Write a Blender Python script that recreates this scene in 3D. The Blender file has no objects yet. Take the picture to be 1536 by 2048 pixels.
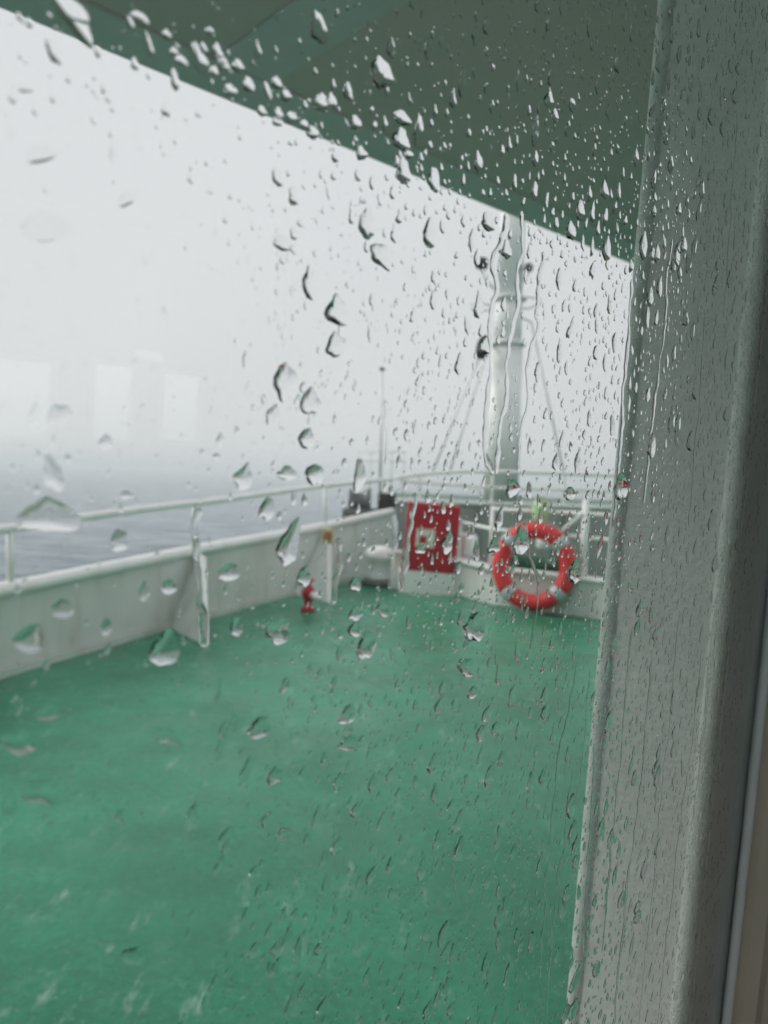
import bpy, math, random
from mathutils import Vector, Matrix, noise
random.seed(7)
sc = bpy.context.scene
COL = sc.collection

# ------------------------------------------------------------------ camera
H = 1.25                       # eye height above the deck
FPX = 1539.0                   # focal length in pixels of the 1536 x 2048 photo
PITCH = math.atan((1024 - 950) / FPX)
ROLL = 0.035
CAM = Vector((0, 0, H))
F = Vector((0, math.cos(PITCH), -math.sin(PITCH)))
U0 = Vector((0, math.sin(PITCH), math.cos(PITCH)))
R0 = Vector((1, 0, 0))
CR = math.cos(ROLL) * R0 + math.sin(ROLL) * U0
CU = -math.sin(ROLL) * R0 + math.cos(ROLL) * U0
cam_data = bpy.data.cameras.new('camera')
cam = bpy.data.objects.new('camera', cam_data)
COL.objects.link(cam)
cam.matrix_world = Matrix(((CR.x, CU.x, -F.x, 0), (CR.y, CU.y, -F.y, 0), (CR.z, CU.z, -F.z, H), (0, 0, 0, 1)))
cam_data.sensor_fit = 'VERTICAL'
cam_data.sensor_height = 34.6
cam_data.lens = 26.0
cam_data.clip_start = 0.01
cam_data.clip_end = 6000
cam_data.dof.use_dof = True
cam_data.dof.focus_distance = 0.40
cam_data.dof.aperture_fstop = 10.5
sc.camera = cam

# ------------------------------------------------------------------ sky, sun, exposure
SUN_EL, SUN_AZ = math.radians(33), math.radians(-76)      # azimuth from +Y towards +X
world = bpy.data.worlds.new('World')
sc.world = world
world.use_nodes = True
nt = world.node_tree
bg = nt.nodes['Background']
sky = nt.nodes.new('ShaderNodeTexSky')
sky.sky_type = 'NISHITA'
sky.sun_disc = False
sky.sun_elevation = SUN_EL
sky.sun_rotation = SUN_AZ
sky.air_density = 1.0
sky.dust_density = 6.0
sc_mul = nt.nodes.new('ShaderNodeMixRGB'); sc_mul.blend_type = 'MULTIPLY'; sc_mul.inputs[0].default_value = 1
sc_mul.inputs[2].default_value = (0.10, 0.10, 0.10, 1)
cloud = nt.nodes.new('ShaderNodeTexNoise'); cloud.inputs['Scale'].default_value = 1.3; cloud.inputs['Detail'].default_value = 3
cr = nt.nodes.new('ShaderNodeValToRGB')
cr.color_ramp.elements[0].position = 0.3; cr.color_ramp.elements[0].color = (0.65, 0.665, 0.685, 1)
cr.color_ramp.elements[1].position = 0.75; cr.color_ramp.elements[1].color = (0.735, 0.745, 0.758, 1)
mixw = nt.nodes.new('ShaderNodeMixRGB'); mixw.inputs[0].default_value = 0.92
nt.links.new(sky.outputs[0], sc_mul.inputs[1])
nt.links.new(cloud.outputs['Fac'], cr.inputs[0])
nt.links.new(sc_mul.outputs[0], mixw.inputs[1])
nt.links.new(cr.outputs[0], mixw.inputs[2])
nt.links.new(mixw.outputs[0], bg.inputs['Color'])
bg.inputs['Strength'].default_value = 1.0

sun_data = bpy.data.lights.new('sun', 'SUN')
sun_data.energy = 1.5
sun_data.angle = math.radians(22)
sun_data.color = (1.0, 0.98, 0.95)
sun = bpy.data.objects.new('sun', sun_data)
COL.objects.link(sun)
sdir = Vector((math.sin(SUN_AZ) * math.cos(SUN_EL), math.cos(SUN_AZ) * math.cos(SUN_EL), math.sin(SUN_EL)))
sun.rotation_euler = sdir.to_track_quat('Z', 'Y').to_euler()
sun.location = (0, 0, 30)

vs = sc.view_settings
vs.view_transform = 'Standard'; vs.look = 'None'; vs.exposure = 0.25; vs.gamma = 1.0; vs.use_curve_mapping = False
sc.render.engine = 'CYCLES'
cy = sc.cycles
cy.max_bounces = 18; cy.transmission_bounces = 16; cy.glossy_bounces = 8; cy.diffuse_bounces = 3
cy.volume_bounces = 2; cy.transparent_max_bounces = 12
cy.caustics_reflective = False; cy.caustics_refractive = True
cy.sample_clamp_indirect = 6.0
cy.use_denoising = True
cy.use_light_tree = False
cy.use_adaptive_sampling = True; cy.adaptive_threshold = 0.02

# ------------------------------------------------------------------ pixel helpers (photo pixel -> point in the place)
def ray(x, y):
    return F + (x - 768) / FPX * CR - (y - 1024) / FPX * CU
def onz(x, y, z):
    r = ray(x, y); return CAM + r * ((z - H) / r.z)
def aty(x, y, Y):
    r = ray(x, y); return CAM + r * (Y / r.y)
def proj(p):
    d = Vector(p) - CAM; z = d.dot(F)
    return 768 + FPX * d.dot(CR) / z, 1024 - FPX * d.dot(CU) / z
def smooth(pts, n=6):
    out = []
    P = [pts[0]] + list(pts) + [pts[-1]]
    for i in range(1, len(P) - 2):
        for k in range(n):
            t = k / n
            a, b, c, d = P[i - 1], P[i], P[i + 1], P[i + 2]
            out.append(0.5 * ((2 * b) + (c - a) * t + (2 * a - 5 * b + 4 * c - d) * t * t + (3 * b - a - 3 * c + d) * t ** 3))
    out.append(pts[-1])
    return out

# ------------------------------------------------------------------ mesh helpers
class MB:
    def __init__(self): self.v = []; self.f = []; self.sm = []
    def add(self, vs_, fs_, sm=False):
        o = len(self.v); self.v += [tuple(p) for p in vs_]
        for f_ in fs_: self.f.append([i + o for i in f_]); self.sm.append(sm)
        return self
    def box(self, a, b, M=None):
        x0, y0, z0 = a; x1, y1, z1 = b
        v = [Vector(p) for p in ((x0,y0,z0),(x1,y0,z0),(x1,y1,z0),(x0,y1,z0),(x0,y0,z1),(x1,y0,z1),(x1,y1,z1),(x0,y1,z1))]
        fs_ = [(0,3,2,1),(4,5,6,7),(0,1,5,4),(1,2,6,5),(2,3,7,6),(3,0,4,7)]
        if M:
            v = [M @ p for p in v]
            if M.determinant() < 0: fs_ = [f_[::-1] for f_ in fs_]
        return self.add(v, fs_)
    def tube(self, pts, r, n=10, caps=True):
        pts = [Vector(p) for p in pts]
        rs = r if isinstance(r, (list, tuple)) else [r] * len(pts)
        vs_, fs_ = [], []
        up = None
        for i, p in enumerate(pts):
            t = (pts[min(i + 1, len(pts) - 1)] - pts[max(i - 1, 0)]).normalized()
            if up is None:
                up = Vector((0, 0, 1)) if abs(t.z) < 0.9 else Vector((1, 0, 0))
            a = t.cross(up).normalized(); b = a.cross(t).normalized(); up = b
            for k in range(n):
                an = 2 * math.pi * k / n
                vs_.append(p + rs[i] * (math.cos(an) * a + math.sin(an) * b))
        for i in range(len(pts) - 1):
            for k in range(n):
                k2 = (k + 1) % n
                fs_.append((i*n+k, i*n+k2, (i+1)*n+k2, (i+1)*n+k))
        o = len(self.v)
        self.add(vs_, fs_, True)
        if caps:
            self.f.append([o + k for k in range(n)][::-1]); self.sm.append(False)
            self.f.append([o + (len(pts)-1)*n + k for k in range(n)]); self.sm.append(False)
        return self
    def sweep(self, pts, prof, upv=(0, 0, 1), sm=True):
        """sweep closed profile [(side, up)] along pts"""
        pts = [Vector(p) for p in pts]; n = len(prof); vs_, fs_ = [], []
        up = Vector(upv)
        for i, p in enumerate(pts):
            t = (pts[min(i + 1, len(pts) - 1)] - pts[max(i - 1, 0)]).normalized()
            a = t.cross(up).normalized(); b = a.cross(t).normalized()
            for (s, q) in prof: vs_.append(p + s * a + q * b)
        for i in range(len(pts) - 1):
            for k in range(n):
                k2 = (k + 1) % n
                fs_.append((i*n+k, (i+1)*n+k, (i+1)*n+k2, i*n+k2))
        fs_.append(list(range(n))); fs_.append([(len(pts)-1)*n + k for k in range(n)][::-1])
        return self.add(vs_, fs_, sm)
    def lathe(self, prof, M=None, n=20):
        """prof [(r, z)] round local z"""
        vs_, fs_ = [], []
        for (r, z) in prof:
            for k in range(n):
                a = 2 * math.pi * k / n
                p = Vector((r * math.cos(a), r * math.sin(a), z)); vs_.append(M @ p if M else p)
        for i in range(len(prof) - 1):
            for k in range(n):
                k2 = (k + 1) % n
                fs_.append((i*n+k, i*n+k2, (i+1)*n+k2, (i+1)*n+k))
        fs_.append([k for k in range(n)][::-1]); fs_.append([(len(prof)-1)*n + k for k in range(n)])
        return self.add(vs_, fs_, True)
    def build(self, name, mat, parent=None, bevel=0):
        me = bpy.data.meshes.new(name)
        me.from_pydata(self.v, [], self.f); me.update()
        me.polygons.foreach_set('use_smooth', self.sm)
        me.materials.append(mat)
        o = bpy.data.objects.new(name, me); COL.objects.link(o)
        if parent: 
            o.parent = parent
            o.matrix_parent_inverse = parent.matrix_basis.inverted()
        if bevel:
            m = o.modifiers.new('bevel', 'BEVEL'); m.width = bevel; m.segments = 2; m.limit_method = 'ANGLE'
        return o
def thing(name, label, cat, loc, group=None):
    o = bpy.data.objects.new(name, None); COL.objects.link(o); o.location = loc
    o.empty_display_size = 0.1
    return tag(o, label, cat, group)
def tag(o, label=None, cat=None, group=None, kind=None):
    if label: o['label'] = label
    if cat: o['category'] = cat
    if group: o['group'] = group
    if kind: o['kind'] = kind
    return o
def frame_matrix(o, x, y, z):
    return Matrix(((x.x, y.x, z.x, o.x), (x.y, y.y, z.y, o.y), (x.z, y.z, z.z, o.z), (0, 0, 0, 1)))

# ------------------------------------------------------------------ materials
def paint(name, col, rough=0.45, var=0.12, scale=6.0, bump=0.15, dirt=None, dirt_amt=0.5, dirt_scale=(3, 3, 0.6), spec=0.5):
    m = bpy.data.materials.new(name); m.use_nodes = True
    t = m.node_tree; b = t.nodes['Principled BSDF']
    tc = t.nodes.new('ShaderNodeTexCoord')
    n1 = t.nodes.new('ShaderNodeTexNoise'); n1.inputs['Scale'].default_value = scale; n1.inputs['Detail'].default_value = 6
    t.links.new(tc.outputs['Object'], n1.inputs['Vector'])
    ramp = t.nodes.new('ShaderNodeValToRGB')
    ramp.color_ramp.elements[0].position = 0.3; ramp.color_ramp.elements[1].position = 0.7
    ramp.color_ramp.elements[0].color = tuple(c * (1 - var) for c in col) + (1,)
    ramp.color_ramp.elements[1].color = tuple(min(1, c * (1 + var)) for c in col) + (1,)
    t.links.new(n1.outputs['Fac'], ramp.inputs[0])
    out = ramp.outputs[0]
    if dirt:
        mp = t.nodes.new('ShaderNodeMapping'); mp.inputs['Scale'].default_value = dirt_scale
        t.links.new(tc.outputs['Object'], mp.inputs[0])
        n2 = t.nodes.new('ShaderNodeTexNoise'); n2.inputs['Scale'].default_value = 2.5; n2.inputs['Detail'].default_value = 8
        t.links.new(mp.outputs[0], n2.inputs['Vector'])
        r2 = t.nodes.new('ShaderNodeValToRGB'); r2.color_ramp.elements[0].position = 0.48; r2.color_ramp.elements[1].position = 0.75
        r2.color_ramp.elements[1].color = (dirt_amt,) * 3 + (1,)
        t.links.new(n2.outputs['Fac'], r2.inputs[0])
        mx = t.nodes.new('ShaderNodeMixRGB'); mx.inputs[2].default_value = dirt + (1,)
        t.links.new(r2.outputs[0], mx.inputs[0]); t.links.new(out, mx.inputs[1]); out = mx.outputs[0]
    t.links.new(out, b.inputs['Base Color'])
    b.inputs['Roughness'].default_value = rough
    b.inputs['Specular IOR Level'].default_value = spec
    if bump:
        n3 = t.nodes.new('ShaderNodeTexNoise'); n3.inputs['Scale'].default_value = scale * 12; n3.inputs['Detail'].default_value = 4
        t.links.new(tc.outputs['Object'], n3.inputs['Vector'])
        bp = t.nodes.new('ShaderNodeBump'); bp.inputs['Strength'].default_value = bump; bp.inputs['Distance'].default_value = 0.004
        t.links.new(n3.outputs['Fac'], bp.inputs['Height']); t.links.new(bp.outputs[0], b.inputs['Normal'])
    return m
M = {}
M['white'] = paint('white_ship_paint', (0.91, 0.92, 0.90), 0.3, 0.04, 4, 0.1, (0.60, 0.52, 0.42), 0.3)
M['bulwark'] = paint('grey_white_bulwark_paint', (0.66, 0.70, 0.66), 0.4, 0.06, 3, 0.12, (0.46, 0.42, 0.36), 0.5)
M['stay'] = paint('white_stay_paint', (0.66, 0.67, 0.65), 0.4, 0.05, 5, 0.1, (0.40, 0.34, 0.27), 0.4)
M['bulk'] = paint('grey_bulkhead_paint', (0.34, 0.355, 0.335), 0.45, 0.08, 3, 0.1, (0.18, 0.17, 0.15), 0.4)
M['grey'] = paint('light_grey_mast_paint', (0.90, 0.92, 0.89), 0.45, 0.05, 3, 0.1, (0.3, 0.29, 0.26), 0.3)
M['dgrey'] = paint('dark_grey_machine_paint', (0.12, 0.125, 0.125), 0.5, 0.25, 5, 0.2, (0.13, 0.09, 0.06), 0.4)
M['black'] = paint('black_fitting_paint', (0.025, 0.027, 0.026), 0.4, 0.2, 5, 0.1)
M['red'] = paint('dark_red_locker_paint', (0.46, 0.006, 0.022), 0.35, 0.08, 5, 0.1, (0.25, 0.02, 0.03), 0.4)
M['buoy'] = paint('orange_red_buoy_plastic', (0.78, 0.036, 0.042), 0.42, 0.08, 8, 0.2, (0.5, 0.05, 0.05), 0.3)
M['tape'] = paint('reflective_grey_tape', (0.52, 0.54, 0.57), 0.3, 0.08, 20, 0.1)
M['rope'] = paint('white_grab_rope', (0.55, 0.52, 0.46), 0.8, 0.2, 40, 0.5)
M['ygreen'] = paint('pale_yellow_green_plastic', (0.42, 0.62, 0.30), 0.4, 0.08, 8, 0.05)
M['cream'] = paint('cream_sign_plate', (0.74, 0.72, 0.58), 0.35, 0.08, 14, 0.05)
M['signred'] = paint('sign_red_ink', (0.45, 0.02, 0.02), 0.35, 0.05, 10, 0)
M['signwhite'] = paint('sign_white_ink', (0.75, 0.74, 0.68), 0.35, 0.05, 10, 0)
M['yellow'] = paint('faded_yellow_paint', (0.58, 0.53, 0.28), 0.45, 0.1, 14, 0.1, (0.35, 0.16, 0.05), 0.5, (8, 8, 8))
M['green'] = paint('green_machine_paint', (0.03, 0.11, 0.065), 0.4, 0.15, 6, 0.1)
M['soffit'] = paint('grey_green_soffit_paint', (0.78, 0.46, 0.50), 0.55, 0.06, 2.5, 0.15, (0.60, 0.36, 0.38), 0.5, (1, 1, 1))
M['beam'] = paint('pale_grey_green_beam_paint', (0.74, 0.52, 0.58), 0.5, 0.06, 4, 0.15, (0.72, 0.50, 0.54), 0.5, (1.5, 1.5, 1.5))
M['reveal'] = paint('grey_reveal_paint', (0.82, 0.79, 0.78), 0.5, 0.05, 14, 0.35, (0.66, 0.64, 0.62), 0.5, (9, 9, 2))
M['bead'] = paint('pale_weather_bead', (0.86, 0.87, 0.85), 0.5, 0.12, 60, 0.5)
M['gasket'] = paint('dark_rubber_gasket', (0.86, 0.89, 0.87), 0.55, 0.1, 30, 0.2)
M['alu'] = paint('dull_aluminium_bead', (0.82, 0.84, 0.82), 0.45, 0.06, 30, 0.1)
M['trim'] = paint('beige_window_trim', (0.60, 0.52, 0.41), 0.5, 0.10, 8, 0.1, (0.62, 0.49, 0.30), 0.5, (60, 60, 1))
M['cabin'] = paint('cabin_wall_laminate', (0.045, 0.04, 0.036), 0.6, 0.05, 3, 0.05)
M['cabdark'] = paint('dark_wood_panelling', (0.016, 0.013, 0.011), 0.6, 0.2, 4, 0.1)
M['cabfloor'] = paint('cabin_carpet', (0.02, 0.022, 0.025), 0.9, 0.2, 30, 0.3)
M['hull'] = paint('white_superstructure_paint', (0.66, 0.67, 0.65), 0.45, 0.05, 2, 0.1, (0.5, 0.46, 0.4), 0.3)

def glass_mat(name, ior, col=(1, 1, 1)):
    m = bpy.data.materials.new(name); m.use_nodes = True
    t = m.node_tree; t.nodes.remove(t.nodes['Principled BSDF'])
    g = t.nodes.new('ShaderNodeBsdfGlass'); g.inputs['IOR'].default_value = ior; g.inputs['Roughness'].default_value = 0.0
    g.inputs['Color'].default_value = col + (1,)
    t.links.new(g.outputs[0], t.nodes['Material Output'].inputs['Surface'])
    return m
M['pane'] = glass_mat('window_glass', 1.50, (0.985, 0.995, 0.99))
M['water'] = glass_mat('rain_water', 1.333)

# wet green deck paint
def deck_mat():
    m = bpy.data.materials.new('wet_green_deck_paint'); m.use_nodes = True
    t = m.node_tree; b = t.nodes['Principled BSDF']; L = t.links.new
    tc = t.nodes.new('ShaderNodeTexCoord')
    def nz(scale, detail=5, rough=0.55):
        n = t.nodes.new('ShaderNodeTexNoise'); n.inputs['Scale'].default_value = scale; n.inputs['Detail'].default_value = detail
        n.inputs['Roughness'].default_value = rough; L(tc.outputs['Object'], n.inputs['Vector']); return n
    big = nz(0.9, 6); mid = nz(7, 8, 0.7); fine = nz(38, 6, 0.8); 
    r1 = t.nodes.new('ShaderNodeValToRGB')
    e = r1.color_ramp.elements
    e[0].position = 0.32; e[0].color = (0.012, 0.185, 0.096, 1); e[1].position = 0.70; e[1].color = (0.032, 0.300, 0.166, 1)
    L(big.outputs['Fac'], r1.inputs[0])
    r2 = t.nodes.new('ShaderNodeValToRGB'); e = r2.color_ramp.elements
    e[0].position = 0.55; e[0].color = (0, 0, 0, 1); e[1].position = 0.80; e[1].color = (0.42, 0.42, 0.42, 1)
    L(mid.outputs['Fac'], r2.inputs[0])
    mx = t.nodes.new('ShaderNodeMixRGB'); mx.inputs[2].default_value = (0.20, 0.46, 0.33, 1)
    L(r2.outputs[0], mx.inputs[0]); L(r1.outputs[0], mx.inputs[1])
    # worn pale specks
    r3 = t.nodes.new('ShaderNodeValToRGB'); e = r3.color_ramp.elements
    e[0].position = 0.57; e[0].color = (0, 0, 0, 1); e[1].position = 0.68; e[1].color = (0.95, 0.95, 0.95, 1)
    L(fine.outputs['Fac'], r3.inputs[0])
    mk = t.nodes.new('ShaderNodeMixRGB'); mk.blend_type = 'MULTIPLY'; mk.inputs[0].default_value = 1
    r4 = t.nodes.new('ShaderNodeValToRGB'); e = r4.color_ramp.elements
    e[0].position = 0.40; e[1].position = 0.62
    spread = nz(2.2, 3); L(spread.outputs['Fac'], r4.inputs[0])
    L(r3.outputs[0], mk.inputs[1]); L(r4.outputs[0], mk.inputs[2])
    mx2 = t.nodes.new('ShaderNodeMixRGB'); mx2.inputs[2].default_value = (0.30, 0.50, 0.40, 1)
    L(mk.outputs[0], mx2.inputs[0]); L(mx.outputs[0], mx2.inputs[1])
    mp = t.nodes.new('ShaderNodeMapping'); mp.inputs['Scale'].default_value = (16, 4, 1); mp.inputs['Rotation'].default_value = (0, 0, 0.35)
    L(tc.outputs['Object'], mp.inputs[0])
    sf = t.nodes.new('ShaderNodeTexNoise'); sf.inputs['Scale'].default_value = 1.0; sf.inputs['Detail'].default_value = 9; sf.inputs['Roughness'].default_value = 0.72
    L(mp.outputs[0], sf.inputs['Vector'])
    r5 = t.nodes.new('ShaderNodeValToRGB'); e = r5.color_ramp.elements
    e[0].position = 0.58; e[0].color = (0, 0, 0, 1); e[1].position = 0.74; e[1].color = (0.9, 0.9, 0.9, 1)
    L(sf.outputs['Fac'], r5.inputs[0])
    mx3 = t.nodes.new('ShaderNodeMixRGB'); mx3.inputs[2].default_value = (0.36, 0.52, 0.43, 1)
    L(r5.outputs[0], mx3.inputs[0]); L(mx2.outputs[0], mx3.inputs[1])
    gr = nz(40, 4, 0.65); g2 = nz(3.2, 5, 0.6)
    rg = t.nodes.new('ShaderNodeMapRange'); rg.inputs[1].default_value = 0.3; rg.inputs[2].default_value = 0.7; rg.inputs[3].default_value = 0.80; rg.inputs[4].default_value = 1.20
    L(gr.outputs['Fac'], rg.inputs[0])
    rh = t.nodes.new('ShaderNodeMapRange'); rh.inputs[1].default_value = 0.3; rh.inputs[2].default_value = 0.7; rh.inputs[3].default_value = 0.85; rh.inputs[4].default_value = 1.15
    L(g2.outputs['Fac'], rh.inputs[0])
    mm = t.nodes.new('ShaderNodeMath'); mm.operation = 'MULTIPLY'; L(rg.outputs[0], mm.inputs[0]); L(rh.outputs[0], mm.inputs[1])
    vm = t.nodes.new('ShaderNodeVectorMath'); vm.operation = 'SCALE'; L(mx3.outputs[0], vm.inputs[0]); L(mm.outputs[0], vm.inputs['Scale'])
    L(vm.outputs[0], b.inputs['Base Color'])
    rr = t.nodes.new('ShaderNodeMapRange'); rr.inputs[1].default_value = 0.3; rr.inputs[2].default_value = 0.7
    rr.inputs[3].default_value = 0.16; rr.inputs[4].default_value = 0.42
    L(spread.outputs['Fac'], rr.inputs[0]); L(rr.outputs[0], b.inputs['Roughness'])
    b.inputs['Specular IOR Level'].default_value = 0.42
    add = t.nodes.new('ShaderNodeMath'); add.operation = 'MULTIPLY_ADD'; add.inputs[1].default_value = 0.5
    L(fine.outputs['Fac'], add.inputs[0]); L(mid.outputs['Fac'], add.inputs[2])
    bp = t.nodes.new('ShaderNodeBump'); bp.inputs['Strength'].default_value = 0.35; bp.inputs['Distance'].default_value = 0.01
    L(add.outputs[0], bp.inputs['Height']); L(bp.outputs[0], b.inputs['Normal'])
    return m
M['deck'] = deck_mat()

def sea_mat():
    m = bpy.data.materials.new('grey_sea_water'); m.use_nodes = True
    t = m.node_tree; b = t.nodes['Principled BSDF']; L = t.links.new
    b.inputs['Roughness'].default_value = 0.22
    b.inputs['IOR'].default_value = 1.333
    tc = t.nodes.new('ShaderNodeTexCoord'); mp = t.nodes.new('ShaderNodeMapping'); mp.inputs['Scale'].default_value = (0.22, 0.55, 1)
    mp.inputs['Rotation'].default_value = (0, 0, 0.5)
    L(tc.outputs['Object'], mp.inputs[0])
    n = t.nodes.new('ShaderNodeTexNoise'); n.inputs['Scale'].default_value = 1.0; n.inputs['Detail'].default_value = 7; n.inputs['Roughness'].default_value = 0.62
    L(mp.outputs[0], n.inputs['Vector'])
    cr2 = t.nodes.new('ShaderNodeValToRGB'); e = cr2.color_ramp.elements
    e[0].position = 0.40; e[0].color = (0.03, 0.065, 0.10, 1); e[1].position = 0.60; e[1].color = (0.27, 0.34, 0.38, 1)
    L(n.outputs['Fac'], cr2.inputs[0]); L(cr2.outputs[0], b.inputs['Base Color'])
    bp = t.nodes.new('ShaderNodeBump'); bp.inputs['Strength'].default_value = 0.9; bp.inputs['Distance'].default_value = 0.55
    L(n.outputs['Fac'], bp.inputs['Height']); L(bp.outputs[0], b.inputs['Normal'])
    return m
M['sea'] = sea_mat()

# ------------------------------------------------------------------ sea, haze
SEA_Z = -5.5
MB().add([(-1900,-1900,SEA_Z),(1900,-1900,SEA_Z),(1900,1900,SEA_Z),(-1900,1900,SEA_Z)], [(0,1,2,3)]).build('sea', M['sea'])
tag(bpy.data.objects['sea'], 'grey misty sea beyond the bulwark fading into fog', kind='structure')
hz = MB().box((-1950,-1950,SEA_Z-1), (1950,1950,8.2))
hm = bpy.data.materials.new('sea_fog'); hm.use_nodes = True
ht = hm.node_tree; ht.nodes.remove(ht.nodes['Principled BSDF'])
pv = ht.nodes.new('ShaderNodeVolumePrincipled'); pv.inputs['Color'].default_value = (0.98, 0.995, 0.995, 1); pv.inputs['Density'].default_value = 0.0026
ht.links.new(pv.outputs[0], ht.nodes['Material Output'].inputs['Volume'])
tag(hz.build('haze', hm), 'pale sea fog hanging over the ship and water', kind='stuff')

# ------------------------------------------------------------------ frame of the window wall
SOF = 1.0                                              # soffit beam above the eye
E1 = onz(0, 20, H + SOF); E2 = onz(1250, 525, H + SOF)
u = (E2 - E1).normalized(); u.z = 0; u.normalize()
outw = Vector((-u.y, u.x, 0)); inw = -outw
TILT = math.radians(2.7)
v = inw * math.sin(TILT) + Vector((0, 0, 1)) * math.cos(TILT)
n = outw * math.cos(TILT) + Vector((0, 0, 1)) * math.sin(TILT)
DPANE = 0.19
O = CAM + n * DPANE                                    # foot point of the eye on the pane's inner face
PM = frame_matrix(O, u, v, n)                          # (s, t, h) -> world
def on_pane(x, y, h):
    r = ray(x, y); k = (DPANE + h) / r.dot(n); p = CAM + r * k - O
    return p.dot(u), p.dot(v)
def P(s, t, h): return PM @ Vector((s, t, h))
TG = 0.006                                             # glass thickness
sB = on_pane(1472, 1024, TG)[0]
rA = ray(1222.5, 1024); kA = (sB - (CAM - O).dot(u)) / rA.dot(u)
nA = (CAM + rA * kA - O).dot(n)                        # depth of the reveal
sC = on_pane(1717 - 0.145 * 1500, 1500, 0)[0]
print('sB', sB, 'nA', nA, 'sC', sC, 'u', u)
T0, T1 = -0.56, 0.56                                   # window opening bottom, top
S0 = -0.42

# ------------------------------------------------------------------ deck outline
def horizontal(px, pts): return [onz(x, y, 0) for (x, y) in pts]
foot_px = [(-420, 1520), (-250, 1445), (-120, 1396), (0, 1354), (120, 1318), (228, 1288), (337, 1257), (424, 1233), (547, 1199), (675, 1167), (792, 1146)]
top_px = [(-420, 1272), (-250, 1233), (-120, 1208), (0, 1185), (120, 1160), (228, 1137), (337, 1114), (424, 1097), (547, 1074), (660, 1052), (785, 1024)]
rail_px = [(-420, 1118), (-250, 1093), (-120, 1075), (0, 1059), (120, 1042), (228, 1026), (337, 1012), (424, 1002), (547, 985), (660, 970), (785, 958)]
foot = [onz(x, y, 0) for x, y in foot_px]
top = [aty(x, y, f_.y) for (x, y), f_ in zip(top_px, foot)]
rail = [aty(x, y, f_.y) for (x, y), f_ in zip(rail_px, foot)]
YB = foot[-1].y                                        # forecastle bulkhead
footS, topS, railS = smooth(foot), smooth(top), smooth(rail)
wallpt = [P(-4.5, 0, nA), P(5, 0, nA)]
dk = [Vector((p.x, p.y, 0)) for p in foot] + [Vector((7, YB, 0)), Vector((9, 4, 0)), Vector((8, -1.5, 0)), Vector((1.5, -5, 0)), Vector((-5, -5, 0)), Vector((-6, 1.0, 0))]
dm = MB(); k = len(dk)
dm.add(dk + [p - Vector((0, 0, 0.25)) for p in dk], [list(range(k))[::-1], list(range(k, 2 * k))] + [(i, (i + 1) % k, (i + 1) % k + k, i + k) for i in range(k)])
tag(dm.build('deck', M['deck']), 'wet green painted open deck of the ship', kind='structure')

# ------------------------------------------------------------------ bulwark (solid plating with stays) and its rail
bw = thing('bulwark', 'long pale grey bulwark wall curving along the open deck edge beside the sea', 'bulwark', foot[3])
pl = MB(); outb = Vector((-0.89, 0.45, 0)) * 0.012
vs_ = []; N = len(footS)
for a, b in zip(footS, topS): vs_ += [a, b, b + outb, a + outb]
fs_ = []
for i in range(N - 1):
    o = 4 * i
    for j in range(4): fs_.append((o + j, o + 4 + j, o + 4 + (j + 1) % 4, o + (j + 1) % 4))
pl.add(vs_, fs_, False)
pl.build('plating', M['bulwark'], bw)
capp = [(0.052 * math.cos(a_), 0.045 * math.sin(a_)) for a_ in [2 * math.pi * k_ / 14 for k_ in range(14)]]
MB().sweep([p + Vector((0, 0, 0.012)) for p in topS], capp, sm=True).build('cap_rail', M['white'], bw)
# waterway bar at the foot
MB().sweep([p + Vector((0.02, -0.01, 0.0)) for p in footS], [(-0.012, 0.0), (-0.012, 0.05), (0.012, 0.05), (0.012, 0.0)], sm=False).build('foot_bar', M['bulwark'], bw)
def lerp_path(path_px, path, x):
    for i in range(len(path_px) - 1):
        if path_px[i][0] <= x <= path_px[i + 1][0]:
            t = (x - path_px[i][0]) / (path_px[i + 1][0] - path_px[i][0]); return path[i].lerp(path[i + 1], t)
def stay(root_px, foot_in_px, top_x):
    a = onz(*root_px, 0) + Vector((0.01, -0.005, 0.001)); b = onz(*foot_in_px, 0) + Vector((0, 0, 0.001))
    c = lerp_path(top_px, top, top_x) + Vector((0.012, -0.006, -0.025))
    nn = (b - a).cross(c - a).normalized() * 0.006
    c2 = c.lerp(c + (b - a), 0.12)
    g = MB(); q = [a, b, c2, c]
    g.add([p + nn for p in q] + [p - nn for p in q], [(0, 1, 2, 3), (7, 6, 5, 4), (0, 4, 5, 1), (1, 5, 6, 2), (2, 6, 7, 3), (3, 7, 4, 0)])
    st = g.build('stay_plate', M['bulwark'], bw)
    d = (b - a).normalized()
    MB().sweep([b + Vector((0, 0, 0.0)), b.lerp(c2, 0.5), c2], [(-0.036, -0.006), (-0.036, 0.006), (0.036, 0.006), (0.036, -0.006)], upv=d, sm=False).build('flange', M['white'], st)
stay((-195, 1424), (-85, 1500), -110)
stay((337, 1257), (408, 1291), 392)
stay((588, 1190), (658, 1208), 648)
br = thing('railing', 'white tube handrail on short posts above the bulwark by the sea', 'railing', top[3], None)
MB().tube(railS, 0.029, 10).build('top_rail', M['white'], br)
for x in (-300, 18, 388, 648):
    a = lerp_path(top_px, top, x); b = lerp_path(rail_px, rail, x)
    MB().tube([a + Vector((0, 0, 0.03)), b], 0.021, 10).build('post', M['white'], br)

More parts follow.
